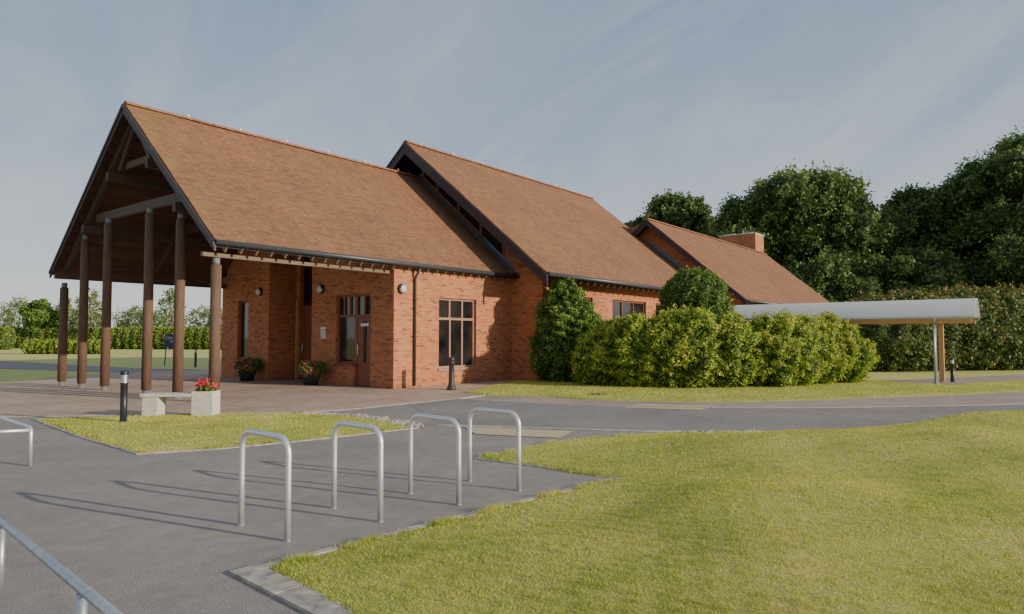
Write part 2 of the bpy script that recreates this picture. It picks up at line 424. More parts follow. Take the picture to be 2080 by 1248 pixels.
# ------------------------------------------------------------------ camera
cd=bpy.data.cameras.new('camera'); cam=bpy.data.objects.new('camera',cd); COL.objects.link(cam)
cd.sensor_width=36; cd.lens=24.0; cd.clip_end=2000; cam.location=(0,0,1.6)
cam.rotation_euler=(math.radians(90+2.52),0,0); scene.camera=cam

# ------------------------------------------------------------------ ground
def sheet(name, pts, z, mat, kind='structure'):
    b=MB(); i=b.add([(x,y,z) for x,y in pts]); 
    a=sum(pts[k][0]*pts[(k+1)%len(pts)][1]-pts[(k+1)%len(pts)][0]*pts[k][1] for k in range(len(pts)))
    idx=list(range(len(pts))); 
    if a<0: idx=idx[::-1]
    b.face([i+k for k in idx]); return b.obj(name,mat,kind=kind)
def ribbon(name, pts, width, z0, z1, mat, parent=None):
    b=MB(); P=[Vector((x,y)) for x,y in pts]; Ls=[];Rs=[]
    for i,p in enumerate(P):
        d=(P[min(i+1,len(P)-1)]-P[max(i-1,0)]).normalized(); n=Vector((-d.y,d.x))*width/2
        Ls.append(p+n); Rs.append(p-n)
    for i in range(len(P)-1):
        q=[Rs[i],Rs[i+1],Ls[i+1],Ls[i]]
        b.hexa([(v.x,v.y,z0) for v in q],[(v.x,v.y,z1) for v in q])
    return b.obj(name,mat,kind='structure')
def smooth(pts, n=6):
    out=[]
    for i in range(len(pts)-1):
        p0=pts[max(i-1,0)];p1=pts[i];p2=pts[i+1];p3=pts[min(i+2,len(pts)-1)]
        for k in range(n):
            t=k/n
            out.append(tuple(.5*((2*p1[j])+(-p0[j]+p2[j])*t+(2*p0[j]-5*p1[j]+4*p2[j]-p3[j])*t*t+(-p0[j]+3*p1[j]-3*p2[j]+p3[j])*t**3) for j in (0,1)))
    out.append(pts[-1]); return out
sheet('ground',[(-600,-300),(600,-300),(600,900),(-600,900)],-.02,FIELD)
white=smooth([(-1.45,17.75),(.72,16.6),(2.95,15.8),(6.2,15.5),(8.6,15.75),(12.15,16.4),(18,18.6),(30,24)])
far2=smooth([(-.75,18.85),(.8,18.4),(2.6,17.3),(5.6,17.0),(9.97,18.3),(14.5,20.0),(22,24),(32,31)])
sheet('asphalt_forecourt',[(-40,-8),(40,-8),(40,30)]+white[::-1]+[(-2.5,16.55),(-3.5,15.2),(-4.3,14.55),(-10.3,13.7),(-40,11)],0,ASPH)
sheet('paved_forecourt',[(-40,11),(-10.3,13.7),(-4.3,14.55),(-3.5,15.2),(-2.5,16.55),(-.75,18.85),(-1.45,19.95),(0,22),(3,26),(-10,36),(-14.6,33.3),(-17.8,31),(-18.3,27),(-17.5,23.5),(-40,19)],-.004,PAVE)
sheet('footpath',white+far2[::-1]+[(-2.5,16.55)],-.008,PINK)
sheet('far_footpath',[(11.5,24.6),(16,26.5),(24,30.5),(34,34),(32,29),(22,23.6),(14.0,20.3),(12.7,22.5)],-.012,PINK)
sheet('asphalt_path',[(-70,66),(-33.3,45.5),(-20.3,36),(-14.6,33.5),(-17.8,31.2),(-25,34.5),(-70,52)],-.010,ROADM)
sheet('road',[(-1.6,12.5),(.5,12.0),(2.2,11.6),(4.1,11.5),(6.5,12.2),(10.6,14.2),(26,22),(30,24)]+white[::-1]+[(-2.5,16.4),(-1.5,13.2)],.004,ROADM)
ribbon('channel_line',white,.07,.0,.010,LINEP)
ribbon('paving_edge',[(-4.3,14.6),(-3.5,15.25),(-2.45,16.6),(-1.45,17.75),(-.75,18.85)],.07,-.01,.008,LINEP)
ribbon('paving_edge',[(-40,11.03),(-10.3,13.73),(-4.3,14.6)],.06,-.01,.007,LINEP)
ribbon('road_edge',[(-1.35,12.45),(.5,12.05),(2.2,11.65),(4.1,11.55)],.08,.0,.016,LINEP)
sheet('tactile_paving',[(-.85,12.2),(1.05,11.65),(.75,10.85),(-.6,11.3)],.010,TACT)
sheet('tactile_paving',[(3.0,16.3),(4.8,15.9),(4.1,15.0),(2.5,15.5)],.010,TACT)
b=MB(); b.lathe((2.35,18.9,.0),[(.3,0),(.3,.035),(.26,.036)],20); b.obj('drain_cover',IRON,kind='structure')

def polydist(P, poly):
    P=np.asarray(P); x=P[:,0];y=P[:,1]; best=np.full(len(P),1e9); inside=np.zeros(len(P),bool)
    n=len(poly)
    for i in range(n):
        a=poly[i];b=poly[(i+1)%n]; dx=b[0]-a[0];dy=b[1]-a[1]
        t=np.clip(((x-a[0])*dx+(y-a[1])*dy)/(dx*dx+dy*dy+1e-12),0,1)
        best=np.minimum(best,np.hypot(x-a[0]-t*dx,y-a[1]-t*dy))
        c=((a[1]>y)!=(b[1]>y))&(x<(b[0]-a[0])*(y-a[1])/(b[1]-a[1]+1e-12)+a[0]); inside^=c
    return np.where(inside,best,-best)
far_edge=smooth([(-.45,9.07),(.21,9.95),(.99,10.66),(2.53,11.35),(4.02,11.47),(5.06,11.6),(6.72,12.35),(8.73,13.38),(10.61,14.2),(20,18.8),(34,25)],5)
LR=[(3.0,-3),(1.4,1.2),(-.5,3.45),(-1.68,4.72),(-1.08,5.43),(-.35,6.16),(.4,6.95),(1.2,7.74),(.36,8.46)]+far_edge+[(34,-3)]
LL=[(-9.25,13.3),(-6.85,11.05),(-5.1,9.46),(-4.2,9.9),(-3.1,10.8),(-1.75,12.1),(-2.3,12.95),(-3.2,13.8),(-4.6,14.25),(-6.6,14.1)]
LS=far2[:]+[(32,33),(20,26.6),(14.5,22.6),(13.8,23.2),(13.0,26.8),(9,30),(3,28),(.2,25.2),(-1.4,20.0)]
def mound(x,y):
    return (.20*np.exp(-((x-5.2)/2.8)**2-((y-9.2)/1.7)**2)+.10*np.exp(-((x-1.8)/1.6)**2-((y-5.8)/1.3)**2)
            +.34*np.exp(-((x-9.5)/3.2)**2-((y-10.8)/2.0)**2)+.10*np.exp(-((x-4.6)/1.8)**2-((y-5.4)/1.1)**2)+.045*np.sin(x*1.3+y*.7)*np.cos(y*1.1-x*.4)+.016*np.sin(x*3.1-y*2.2)*np.sin(y*2.6+x)+.055)
def lawn_h(P,poly,m):
    d=polydist(P,poly); s=np.clip(d/1.6,0,1); s=s*s*(3-2*s)
    z=np.clip(d*.35,-.12,.028)
    if m: z=z+s*mound(P[:,0],P[:,1])
    return z,d
def lawn(name,poly,step,m,bb=None):
    xs=[p[0] for p in poly];ys=[p[1] for p in poly]
    x0,x1,y0,y1=bb or (min(xs)-.3,max(xs)+.3,min(ys)-.3,max(ys)+.3)
    nx=int((x1-x0)/step)+1;ny=int((y1-y0)/step)+1
    gx,gy=np.meshgrid(np.linspace(x0,x1,nx),np.linspace(y0,y1,ny)); P=np.stack([gx.ravel(),gy.ravel()],1)
    z,d=lawn_h(P,poly,m); V=np.column_stack([P,z])
    I=np.arange(nx*ny).reshape(ny,nx); F=np.stack([I[:-1,:-1],I[:-1,1:],I[1:,1:],I[1:,:-1]],-1).reshape(-1,4)
    keep=(d[F]>-.25).any(1); F=F[keep]
    me=bpy.data.meshes.new(name); me.from_pydata(V.tolist(),[],F.tolist()); me.materials.append(GRASS)
    me.polygons.foreach_set('use_smooth',[True]*len(F))
    o=bpy.data.objects.new(name,me); COL.objects.link(o); o['kind']='structure'; return o
lawn('lawn',LR,.12,True,bb=(-2.2,20,0,20)); lawn('lawn',LL,.1,False); lawn('lawn',LS,.15,False)
def blades(name,poly,cnt,sampler,m,hgt,lim=-.015,wk=.0028):
    P=sampler(cnt); z,d=lawn_h(P,poly,m); jit=.02*np.sin(P[:,0]*23)*np.cos(P[:,1]*19)
    k=d>(lim+jit); P=P[k];z=np.maximum(z[k],.0); N=len(P)
    tuft=wav(np.column_stack([P,np.zeros(N)]),.22)
    dist=np.hypot(P[:,0],P[:,1]); wd=np.clip(wk*dist/5,.0022,.010)*rng.uniform(.7,1.4,N)
    h=hgt*rng.uniform(.5,1.3,N)*(1+.2*np.clip(tuft,-1.5,2)); a=rng.uniform(0,2*math.pi,N)
    base=np.column_stack([P,z-.004]); s=np.column_stack([np.cos(a)*wd,np.sin(a)*wd,np.zeros(N)])
    b=rng.uniform(0,2*math.pi,N); ln=rng.uniform(.2,1.3,N)*h
    tip=base+np.column_stack([np.cos(b)*ln,np.sin(b)*ln,h])
    V=np.stack([base-s,base+s,tip],1).reshape(-1,3)
    pat=.46+.08*wav(np.column_stack([P,np.zeros(N)]),2.3)-.05*tuft
    var=np.clip(rng.normal(pat,.20),0,1)
    o=fast_mesh(name,V,3,[BLADE],var); o['kind']='stuff'; return o
def samp_near(n):
    r=3.2+(rng.random(n)**1.5)*11.5; th=rng.uniform(-.62,.85,n)
    return np.column_stack([r*np.sin(th),r*np.cos(th)])
blades('grass',LR,720000,samp_near,True,.017)
blades('grass',LL,70000,lambda n:np.column_stack([rng.uniform(-9.4,-1.5,n),rng.uniform(9.3,14.4,n)]),False,.02)
blades('grass',LS,70000,lambda n:np.column_stack([rng.uniform(-1.6,18,n),rng.uniform(16.8,24,n)]),False,.028)
def samp_line(pts,sp):
    def f(n):
        P=np.array(pts); seg=rng.integers(0,len(P)-1,n); t=rng.random(n)[:,None]
        q=P[seg]*(1-t)+P[seg+1]*t
        cl=np.sin(q[:,:1]*9+q[:,1:]*7)*np.sin(q[:,:1]*3.3); k=(cl[:,0]>rng.uniform(-.2,.9,n))
        return (q+rng.normal(0,sp,(n,2)))[k]
    return f
kl=[(-1.68,4.72),(-1.08,5.43),(-.35,6.16),(.4,6.95),(1.2,7.74)]
blades('grass',LR,14000,samp_line(kl,.03),True,.05,-.07)
blades('grass',LR,6000,samp_line([(1.2,7.74),(.36,8.46),(-.45,9.07),(.21,9.95),(.99,10.66),(2.53,11.35),(4,11.47)],.03),True,.045,-.06)
blades('grass',LL,7000,samp_line([(-9.25,13.3),(-6.85,11.05),(-5.1,9.46),(-4.2,9.9),(-3.1,10.8),(-1.75,12.1)],.03),False,.04,-.06)
ribbon('edging_kerb',[(-1.74,4.79),(-1.08,5.50),(-.38,6.22),(.38,7.0),(1.22,7.80)],.08,-.02,.016,KERB)
ribbon('edging_kerb',[(1.18,7.84),(.32,8.5),(-.5,9.05)],.05,-.02,.013,KERB)
ribbon('edging_kerb',far_edge[:26],.05,-.02,.016,KERB)
ribbon('edging_kerb',[(-9.3,13.35),(-6.9,11.0),(-5.1,9.40),(-4.15,9.85),(-3.05,10.75),(-1.65,12.1)],.06,-.02,.014,KERB)
b=MB()
for i in range(5):
    t0=i*.62; dx,dy=.735,-.678; ox,oy=-1.84,4.76
    q=[(ox+dx*t0,oy+dy*t0),(ox+dx*(t0+.60),oy+dy*(t0+.60))]
    nx,ny=.068,.074
    b.hexa([(q[0][0]-nx,q[0][1]-ny,-.02),(q[1][0]-nx,q[1][1]-ny,-.02),(q[1][0]+nx,q[1][1]+ny,-.02),(q[0][0]+nx,q[0][1]+ny,-.02)],
           [(q[0][0]-nx,q[0][1]-ny,.022),(q[1][0]-nx,q[1][1]-ny,.022),(q[1][0]+nx,q[1][1]+ny,.022),(q[0][0]+nx,q[0][1]+ny,.022)])
b.obj('edging_slab',KERB,kind='structure')
vv=[];ff=[];off=0
iv,iff=ico(2)
for k in range(380):
    t=random.random(); path=[(-4.4,14.3),(-3.2,13.85),(-2.3,13.0),(-1.75,12.3)]
    s_=t*3; i=min(int(s_),2); fr=s_-i
    x=path[i][0]*(1-fr)+path[i+1][0]*fr+random.gauss(0,.09); y=path[i][1]*(1-fr)+path[i+1][1]*fr+random.gauss(0,.09)
    r=random.uniform(.022,.045); sc=np.array([r*random.uniform(.8,1.4),r,r*.6])
    vv.append(iv*sc+np.array([x,y,.02])); ff.append(iff+off); off+=len(iv)
for k in range(50):
    x=random.uniform(2.8,4.2); y=11.62+random.gauss(0,.04); r=random.uniform(.015,.03)
    vv.append(iv*np.array([r*1.3,r,r*.6])+np.array([x,y,.015])); ff.append(iff+off); off+=len(iv)
me=bpy.data.meshes.new('cobbles'); me.from_pydata(np.vstack(vv).tolist(),[],np.vstack(ff).tolist()); me.materials.append(PEB)
o=bpy.data.objects.new('cobbles',me); COL.objects.link(o); o['kind']='stuff'

# ------------------------------------------------------------------ the building
B0=(14.45,21.1,0)
bld=empty('brick_building',W(*B0),ROT,label='red brick hall with three steep clay-tiled gables and timber porch',category='building')
ORG[bld.name]=B0
EV1,Z1,RV1,ZR1=15.7,3.95,20.9,8.38; LV1=26.2
EV2,Z2,RV2,ZR2=13.6,3.85,20.75,9.70; LV2=27.9
EV3,Z3,RV3,ZR3=11.55,3.45,16.9,8.0; LV3=22.25
def zfun(ev,z,rv,zr): 
    k=(zr-z)/(rv-ev); return lambda v: zr-k*abs(v-rv)
z1f=zfun(EV1,Z1,RV1,ZR1); z2f=zfun(EV2,Z2,RV2,ZR2); z3f=zfun(EV3,Z3,RV3,ZR3)
def roof(name,u0,u1,ev,z,rv,zr,lv):
    b=MB()
    for side in (0,1):
        e=ev if side==0 else lv; ze=z if side==0 else zr-(zr-z)/(rv-ev)*(lv-rv)
        Ls=math.hypot(rv-e,zr-ze); n=int(Ls/.10)
        dv=(rv-e)/n; dz=(zr-ze)/n
        nv=-(zr-ze)/Ls*(1 if rv>e else -1); nz_=abs(rv-e)/Ls
        nseg=max(2,int((u1-u0)/1.0))
        for i in range(n):
            a=(e+dv*i,ze+dz*i); c=(e+dv*(i+1),ze+dz*(i+1)); lift=.013
            a2=(a[0]+nv*lift,a[1]+nz_*lift)
            c2=(c[0]+nv*.003,c[1]+nz_*.003)
            for s_ in range(nseg):
                x0=u0+(u1-u0)*s_/nseg; x1=u0+(u1-u0)*(s_+1)/nseg
                w0=.008*math.sin(x0*1.7+i*.35)+.006*math.sin(x0*4.1); w1=.008*math.sin(x1*1.7+i*.35)+.006*math.sin(x1*4.1)
                k=b.add([(x0,a2[0],a2[1]+w0),(x1,a2[0],a2[1]+w1),(x1,c2[0],c2[1]+w1),(x0,c2[0],c2[1]+w0),(x0,a[0],a[1]-.03),(x1,a[0],a[1]-.03)])
                q=[k,k+1,k+2,k+3]; r=[k+4,k+5,k+1,k]
                if side==1: q=q[::-1]; r=r[::-1]
                b.face(q); b.face(r)
        b.extr_u([(e,ze-.06),(rv,zr-.06),(rv,zr-.002),(e,ze-.002)],u0+.001,u1-.001)
    o=b.obj(name,TILES,bld)
    r=MB(); n=int((u1-u0)/.33)
    for i in range(n):
        x0=u0+(u1-u0)*i/n; x1=u0+(u1-u0)*(i+1)/n
        pts0=[];pts1=[]
        for k in range(7):
            t=math.pi*k/6; pts0.append((x0,rv+.13*math.cos(t),zr-.02+.10*math.sin(t))); pts1.append((x1+.002,rv+.12*math.cos(t),zr-.02+.09*math.sin(t)))
        r.hexa(pts0,pts1)
    r.obj('ridge',RIDGE,o,org=B0)
    return o
def soffit(name,u0,u1,ev,z,rv,zr,lv,mat=SOFFIT,d0=.07,d1=.12):
    b=MB(); zl=zr-(zr-z)/(rv-ev)*(lv-rv)
    b.extr_u([(ev,z-d1),(rv,zr-d1),(lv,zl-d1),(lv,zl-d0),(rv,zr-d0),(ev,z-d0)],u0,u1)
    return b.obj(name,mat,bld)
def barge(u,ev,z,rv,zr,lv,depth,th=.05):
    zl=zr-(zr-z)/(rv-ev)*(lv-rv)
    o0=.03
    for e,ze,s in ((ev-.06,z,1),(lv+.06,zl,-1)):
        b=MB()
        b.extr_u([(e,ze-depth*.95),(rv-.001*s,zr-depth),(rv-.001*s,zr-o0),(e,ze-o0-.05)],u-th,u)
        b.extr_u([(e,ze-.16),(rv-.001*s,zr-.13),(rv-.001*s,zr-o0+.01),(e,ze-o0-.04)],u-th-.03,u-th+.001)
        b.obj('bargeboard',BARGE,bld)
U1=8.48; U2=19.35
roof('porch_roof',U1,20.45,EV1,Z1,RV1,ZR1,LV1)
soffit('porch_soffit',U1+.03,20.4,EV1+.02,Z1,RV1,ZR1,LV1-.02)
barge(U1,EV1,Z1,RV1,ZR1,LV1,.30)
roof('hall_roof',U2,34.2,EV2,Z2,RV2,ZR2,LV2)
soffit('hall_soffit',U2+.05,20.4,EV2+.02,Z2,RV2,ZR2,LV2-.02,BARGE)
barge(U2,EV2,Z2,RV2,ZR2,LV2,.50)
roof('rear_roof',33.45,53.5,EV3,Z3,RV3,ZR3,LV3)
soffit('rear_soffit',33.5,34.2,EV3+.02,Z3,RV3,ZR3,LV3-.02,BARGE)
barge(33.45,EV3,Z3,RV3,ZR3,LV3,.36)
for u in list(np.arange(10.3,19.3,1.75)): 
    b=MB(); b.tube([(u,RV1-.08,ZR1+.04),(u,RV1-.08,ZR1+.13)],.036,8); b.obj('ridge_clip',WHITEP,bld)
for u in np.arange(20.2,34,2.0):
    b=MB(); b.tube([(u,RV2-.08,ZR2+.04),(u,RV2-.08,ZR2+.13)],.036,8); b.obj('ridge_clip',WHITEP,bld)
def wall(name,axis,fixed,th,a0,a1,top,openings=(),extra=(),mat=BRICK,z0=0):
    br=sorted(set([a0,a1]+[x for o in openings for x in o[:2]]+list(extra))); b=MB()
    for s0,s1 in zip(br,br[1:]):
        m=(s0+s1)/2; ops=sorted([o for o in openings if o[0]-1e-6<m<o[1]+1e-6],key=lambda o:o[2]); z=z0
        segs=[]
        for o in ops:
            if o[2]>z+.01: segs.append((z,z,o[2],o[2]))
            z=o[3]
        segs.append((z,z,top(s0),top(s1)))
        for (za,zb,zc,zd) in segs:
            if axis=='v': b.hexa([(fixed,s0,za),(fixed+th,s0,za),(fixed+th,s1,zb),(fixed,s1,zb)],[(fixed,s0,zc),(fixed+th,s0,zc),(fixed+th,s1,zd),(fixed,s1,zd)])
            else: b.hexa([(s0,fixed,za),(s1,fixed,zb),(s1,fixed+th,zb),(s0,fixed+th,za)],[(s0,fixed,zc),(s1,fixed,zd),(s1,fixed+th,zd),(s0,fixed+th,zc)])
    return b.obj(name,mat,bld)
under1=lambda v:z1f(v)-.13; under2=lambda v:z2f(v)-.13; under3=lambda v:z3f(v)-.13
wall('wall','v',14.45,.3,16.25,20.15,under1,[(17.03,17.87,0,3.0),(17.87,18.82,.72,3.0)])
wall('wall','v',14.35,.3,22.62,25.6,under1,[(24.0,24.75,.72,3.0)])
wall('wall','v',15.5,.3,20.15,22.62,under1,[(21.0,22.38,0,5.6)],extra=[RV1])
wall('wall','u',20.15-.3,.3,14.751,15.5,lambda u:under1(19.9))
wall('wall','u',22.62,.3,14.651,15.5,lambda u:under1(22.8))
wall('wall','u',15.95,.3,14.45,20.4,lambda u:z1f(15.98)-.14,[(16.45,18.35,.55,2.92)])
wall('wall','u',25.6,.3,14.35,20.4,lambda u:z1f(25.9)-.14)
wall('wall','v',20.4,.3,14.5,16.3,under2)
wall('wall','v',20.4,.3,16.3,25.4,lambda v:z1f(v)+.10,extra=[RV1])
wall('wall','v',20.4,.3,25.4,27.0,under2)
wall('wall','u',14.5,.3,20.7,34.1,lambda u:z2f(14.5)-.14,[(20.95,23.9,1.0,3.2),(25.5,28.6,1.0,3.2),(29.6,32.5,1.0,3.2)])
wall('wall','u',26.7,.3,20.7,34.1,lambda u:z2f(27.0)-.14)
wall('wall','v',34.15,.3,12.0,27.0,lambda v:max(under2(v) if v>14.5 else 0,under3(v) if v<21.8 else 0),extra=[14.5,RV3,18.5,19.5,20.5,RV2,21.8])
wall('wall','u',12.0,.3,34.45,53.0,lambda u:z3f(12)-.14,[(36,38.4,.9,2.6),(41,43,.9,2.6)])
wall('wall','v',53.0,.3,12.0,21.8,under3,extra=[RV3])
wall('wall','u',21.5,.3,34.45,53.0,lambda u:z3f(21.8)-.14)
g=MB(); fr=MB()
g.extr_u([(16.3,z1f(16.3)+.10),(RV1,z1f(RV1)+.10),(25.4,z1f(25.4)+.10),(25.4,under2(25.4)-.02),(RV2,under2(RV2)-.02),(16.3,under2(16.3)-.02)],20.52,20.54)
for v in [16.35,17.5,18.7,19.9,RV2,21.6,22.8,24.0,25.3]:
    fr.box(20.38,20.5,v-.06,v+.06,z1f(v)+.05,under2(v)-.02)
for s in (1,-1):
    fr.beam((20.44,RV1,z1f(RV1)+.16),(20.44,RV1+s*4.5,z1f(RV1+4.5)+.16),.10,.09)
cl=fr.obj('clerestory_window',DOORW,bld); g.obj('glass',GLASS,cl,org=B0)
b=MB(); b.beam((20.30,EV1,Z1+.06),(20.30,RV1-.1,ZR1-.02),.22,.03); b.obj('flashing',LEAD,bld)
b=MB(); b.beam((34.08,EV2,Z2+.06),(34.08,17.1,z2f(17.1)+.06),.30,.03); b.obj('flashing',LEAD,bld)
b=MB(); b.extr_u([(15.9,z1f(15.9)+.08),(17.3,z1f(17.3)+.08),(17.3,z1f(17.3)+.22),(15.9,z1f(15.9)+.22)],20.37,20.398); b.obj('step_flashing',LEAD,bld)
b=MB(); b.extr_u([(14.0,z2f(14.0)+.08),(16.9,z2f(16.9)+.08),(16.9,z2f(16.9)+.24),(14.0,z2f(14.0)+.24)],34.115,34.147); b.obj('step_flashing',LEAD,bld)
def gutter(u0,u1,v,z,r=.07):
    b=MB(); b.tube([(u0,v-.06,z-.07),(u1,v-.06,z-.07)],r,14); b.obj('gutter',GUTTER,bld)
    b=MB(); b.box(u0+.04,u1-.02,v+.02,v+.045,z-.17,z-.03); b.obj('fascia',BARGE,bld)
gutter(U1-.02,20.4,EV1,Z1); gutter(U2,34.15,EV2,Z2,.08); gutter(33.5,53.4,EV3,Z3,.07); gutter(U1-.02,19.2,LV1+.12,z1f(LV1))
def downpipe(u,v,top,vo=None):
    b=MB(); p=[(u,v-.06,0.05),(u,v-.06,top-.35)]
    if vo is not None: p+= [(u,v-.10,top-.25),(u,vo,top-.02)]
    b.tube(p,.04,10)
    for z in (.4,1.6,2.8): b.tube([(u,v-.06,z),(u,v-.06,z+.06)],.052,10)
    return b.obj('downpipe',GUTTER,bld)
downpipe(15.3,15.95,3.80,15.66); downpipe(20.98,14.5,3.75,13.56)
def tails(u0,u1,ev,zf,wv,step=.6,mat=TAILW):
    u=u0
    while u<u1:
        b=MB(); b.beam((u,ev+.05,zf(ev+.05)-.24),(u,wv,zf(wv)-.24),.05,.19); b.obj('rafter_tail',mat,bld); u+=step
tails(8.8,14.4,EV1,z1f,16.6,.42); tails(14.9,20.2,EV1,z1f,15.95,.42); tails(21.2,34,EV2,z2f,14.5,.5)
def beam_obj(name,p0,p1,w,h,mat=BEAMW):
    b=MB(); b.beam(p0,p1,w,h); return b.obj(name,mat,bld,bevel=.008)
UC=8.78
beam_obj('eaves_beam',(8.40,16.17,3.63),(14.45,16.17,3.63),.12,.11,TAILW)
beam_obj('eaves_beam',(8.40,25.7,3.60),(14.35,25.7,3.60),.12,.15)
zc=5.38
for u in (UC,11.6):
    beam_obj('collar_beam',(u+.14,18.0,zc),(u+.14,23.8,zc),.09,.28)
    beam_obj('upper_collar_beam',(u+.14,19.5,6.75),(u+.14,22.3,6.75),.09,.20)
    for s in (-1,1):
        e=EV1+.25 if s<0 else LV1-.25
        beam_obj('rafter',(u,e,z1f(e)-.28),(u,RV1,ZR1-.30),.14,.24)
        beam_obj('strut',(u,RV1+s*1.35,5.5),(u,RV1+s*1.35,z1f(RV1+1.35)-.3),.11,.11)
        beam_obj('brace',(u+.02,RV1+s*1.0,6.65),(u+.02,RV1+s*.12,7.75),.07,.12)
for v,z in ((17.95,5.02),(23.95,5.02),(19.6,6.45),(22.2,6.45)):
    beam_obj('purlin',(8.55,v,z),(14.4,v,z),.16,.26)
def column(v,top,u=UC,r=.125):
    b=MB()
    b.tube([(u,v,.13),(u,v,top*.5),(u,v,top)],[r*1.04,r*1.03,r],16); c=b.obj('column',COLUMNW,bld)
    s=MB(); s.lathe((u,v,0),[(r*.8,-.01),(r*.8,.02),(r*.72,.021),(r*.72,.15)],14); s.obj('steel_shoe',SHOE,c,org=B0)
    s=MB(); s.lathe((u,v,top),[(r*.7,0),(r*.7,.17)],14); s.obj('steel_cap',SHOE,c,org=B0); return c
column(16.17,3.39); column(18.0,4.72); column(19.8,5.06); column(22.55,5.06); column(24.3,4.72); column(25.95,3.25)
def fbox(b,axis,fixed,a0,a1,d0,d1,z0,z1):
    if axis=='v': b.box(fixed+d0,fixed+d1,a0,a1,z0,z1)
    else: b.box(a0,a1,fixed+d0,fixed+d1,z0,z1)
def window(axis,fixed,a0,a1,z0,z1,vert=(),transoms=(),mat=FRAMEW,fw=.07,dep=.10,glazedep=.15,sill=True,topvert=()):
    b=MB(); fb=lambda *a:fbox(b,axis,fixed,*a)
    fb(a0,a0+fw,dep,dep+.09,z0,z1); fb(a1-fw,a1,dep,dep+.09,z0,z1); fb(a0+fw,a1-fw,dep,dep+.09,z1-fw,z1); fb(a0+fw,a1-fw,dep,dep+.09,z0,z0+fw)
    for t in transoms: fb(a0+fw,a1-fw,dep-.01,dep+.085,t-.04,t+.04)
    tz=transoms[0] if transoms else z1
    for x in vert: fb(x-.035,x+.035,dep+.002,dep+.08,z0+fw,tz-.04 if transoms else z1-fw)
    for x in topvert: fb(x-.035,x+.035,dep+.002,dep+.08,tz+.04,z1-fw)
    if sill: fb(a0-.05,a1+.05,-.05,dep-.002,z0-.09,z0-.001)
    o=b.obj('window',mat,bld)
    g=MB(); fbox(g,axis,fixed,a0+.02,a1-.02,glazedep,glazedep+.01,z0+.02,z1-.02); g.obj('glass',GLASS,o,org=B0)
    return o
window('u',15.95,16.45,18.35,.55,2.92,vert=(17.1,17.72),transoms=(2.22,),topvert=(17.08,17.72))
window('v',14.45,17.87,18.82,.72,3.0,vert=(),transoms=(2.3,),topvert=(18.2,18.5),mat=DOORW)
window('v',14.35,24.0,24.75,.72,3.0,transoms=(),mat=DOORW)
window('v',15.5,21.0,22.36,2.75,5.58,vert=(21.7,),transoms=(4.3,),mat=DOORW,sill=False,fw=.05)
for a,c in ((20.95,23.9),(25.5,28.6),(29.6,32.5)):
    window('u',14.5,a,c,1.0,3.2,vert=(a+(c-a)/3,a+2*(c-a)/3),mat=DOORW)
window('u',12.0,36,38.4,.9,2.6,vert=(37.2,),mat=DOORW); window('u',12.0,41,43,.9,2.6,vert=(42,),mat=DOORW)
def door(axis,fixed,a0,a1,h,glazed):
    b=MB(); fb=lambda *a:fbox(b,axis,fixed,*a)
    fb(a0,a0+.13,.12,.17,0.02,h); fb(a1-.13,a1,.12,.17,0.02,h); fb(a0+.13,a1-.13,.12,.17,h-.14,h); fb(a0+.13,a1-.13,.12,.17,.02,.75 if glazed else 1.1)
    if not glazed: fb(a0+.13,a1-.13,.14,.16,1.1,h-.14)
    o=b.obj('door',DOORW,bld)
    if glazed:
        m=(a0+a1)/2
        g=MB(); fbox(g,axis,fixed,m-.09,m+.09,.14,.15,.75,h-.14); g.obj('glass',GLASS,o,org=B0)
        s=MB(); fbox(s,axis,fixed,a0+.13,m-.09,.125,.165,.75,h-.14); s.obj('door_panel',DOORW,o,org=B0)
        s=MB(); fbox(s,axis,fixed,m+.09,a1-.13,.125,.165,.75,h-.14); s.obj('door_panel',DOORW,o,org=B0)
        k=MB(); fbox(k,axis,fixed,m-.2,m+.2,.108,.118,1.95,2.05); k.obj('door_sign',PAPER,o,org=B0)
    hd=MB(); x=a1-.07
    hd.tube([(fixed+.13,x,1.0),(fixed+.07,x,1.0),(fixed+.06,x,1.02),(fixed+.06,x,1.33),(fixed+.07,x,1.35),(fixed+.13,x,1.35)],.014,8)
    hd.obj('handle',STEEL,o,org=B0)
    return o
door('v',14.45,17.10,17.82,2.25,True); door('v',15.5,21.05,22.34,2.62,False)
b=MB(); b.box(15.6,15.7,21.0,22.38,2.63,2.745); b.obj('door_head',DOORW,bld)
b=MB(); b.box(14.55,14.65,17.03,17.10,0,3.0); b.box(14.55,14.65,17.82,17.869,0,3.0); b.box(14.55,14.65,17.10,17.82,2.26,2.34); b.box(14.55,14.65,17.10,17.82,2.93,3.0)
b.box(14.56,14.64,17.44,17.48,2.34,2.93); o=b.obj('door_frame',DOORW,bld); g=MB(); g.box(14.61,14.62,17.1,17.82,2.3,2.97); g.obj('glass',GLASS,o,org=B0)
b=MB(); b.box(15.40,15.499,22.39,22.48,0,2.95); b.obj('door_jamb',PINE,bld)
def wall_lamp(p,n):
    p=Vector(p); n=Vector(n); b=MB()
    b.tube([p,p+n*.07],.16,20); o=b.obj('wall_lamp',BLACK,bld)
    d=MB(); d.tube([p+n*.07,p+n*.12,p+n*.155,p+n*.165],[.14,.125,.08,.02],20); d.obj('diffuser',OPAL,o,org=B0)
    h=MB(); side=n.cross(Vector((0,0,1))).normalized()
    ring0=[];ring1=[]
    for k in range(13):
        t=math.pi*k/12; q=p+side*.165*math.cos(t)+Vector((0,0,.165*math.sin(t)))
        ring0.append(q+n*.01); ring1.append(q*1+n*.12-(side*.03*math.cos(t)+Vector((0,0,.03*math.sin(t)))))
    h.hexa(ring0,ring1); h.obj('hood',BLACK,o,org=B0)
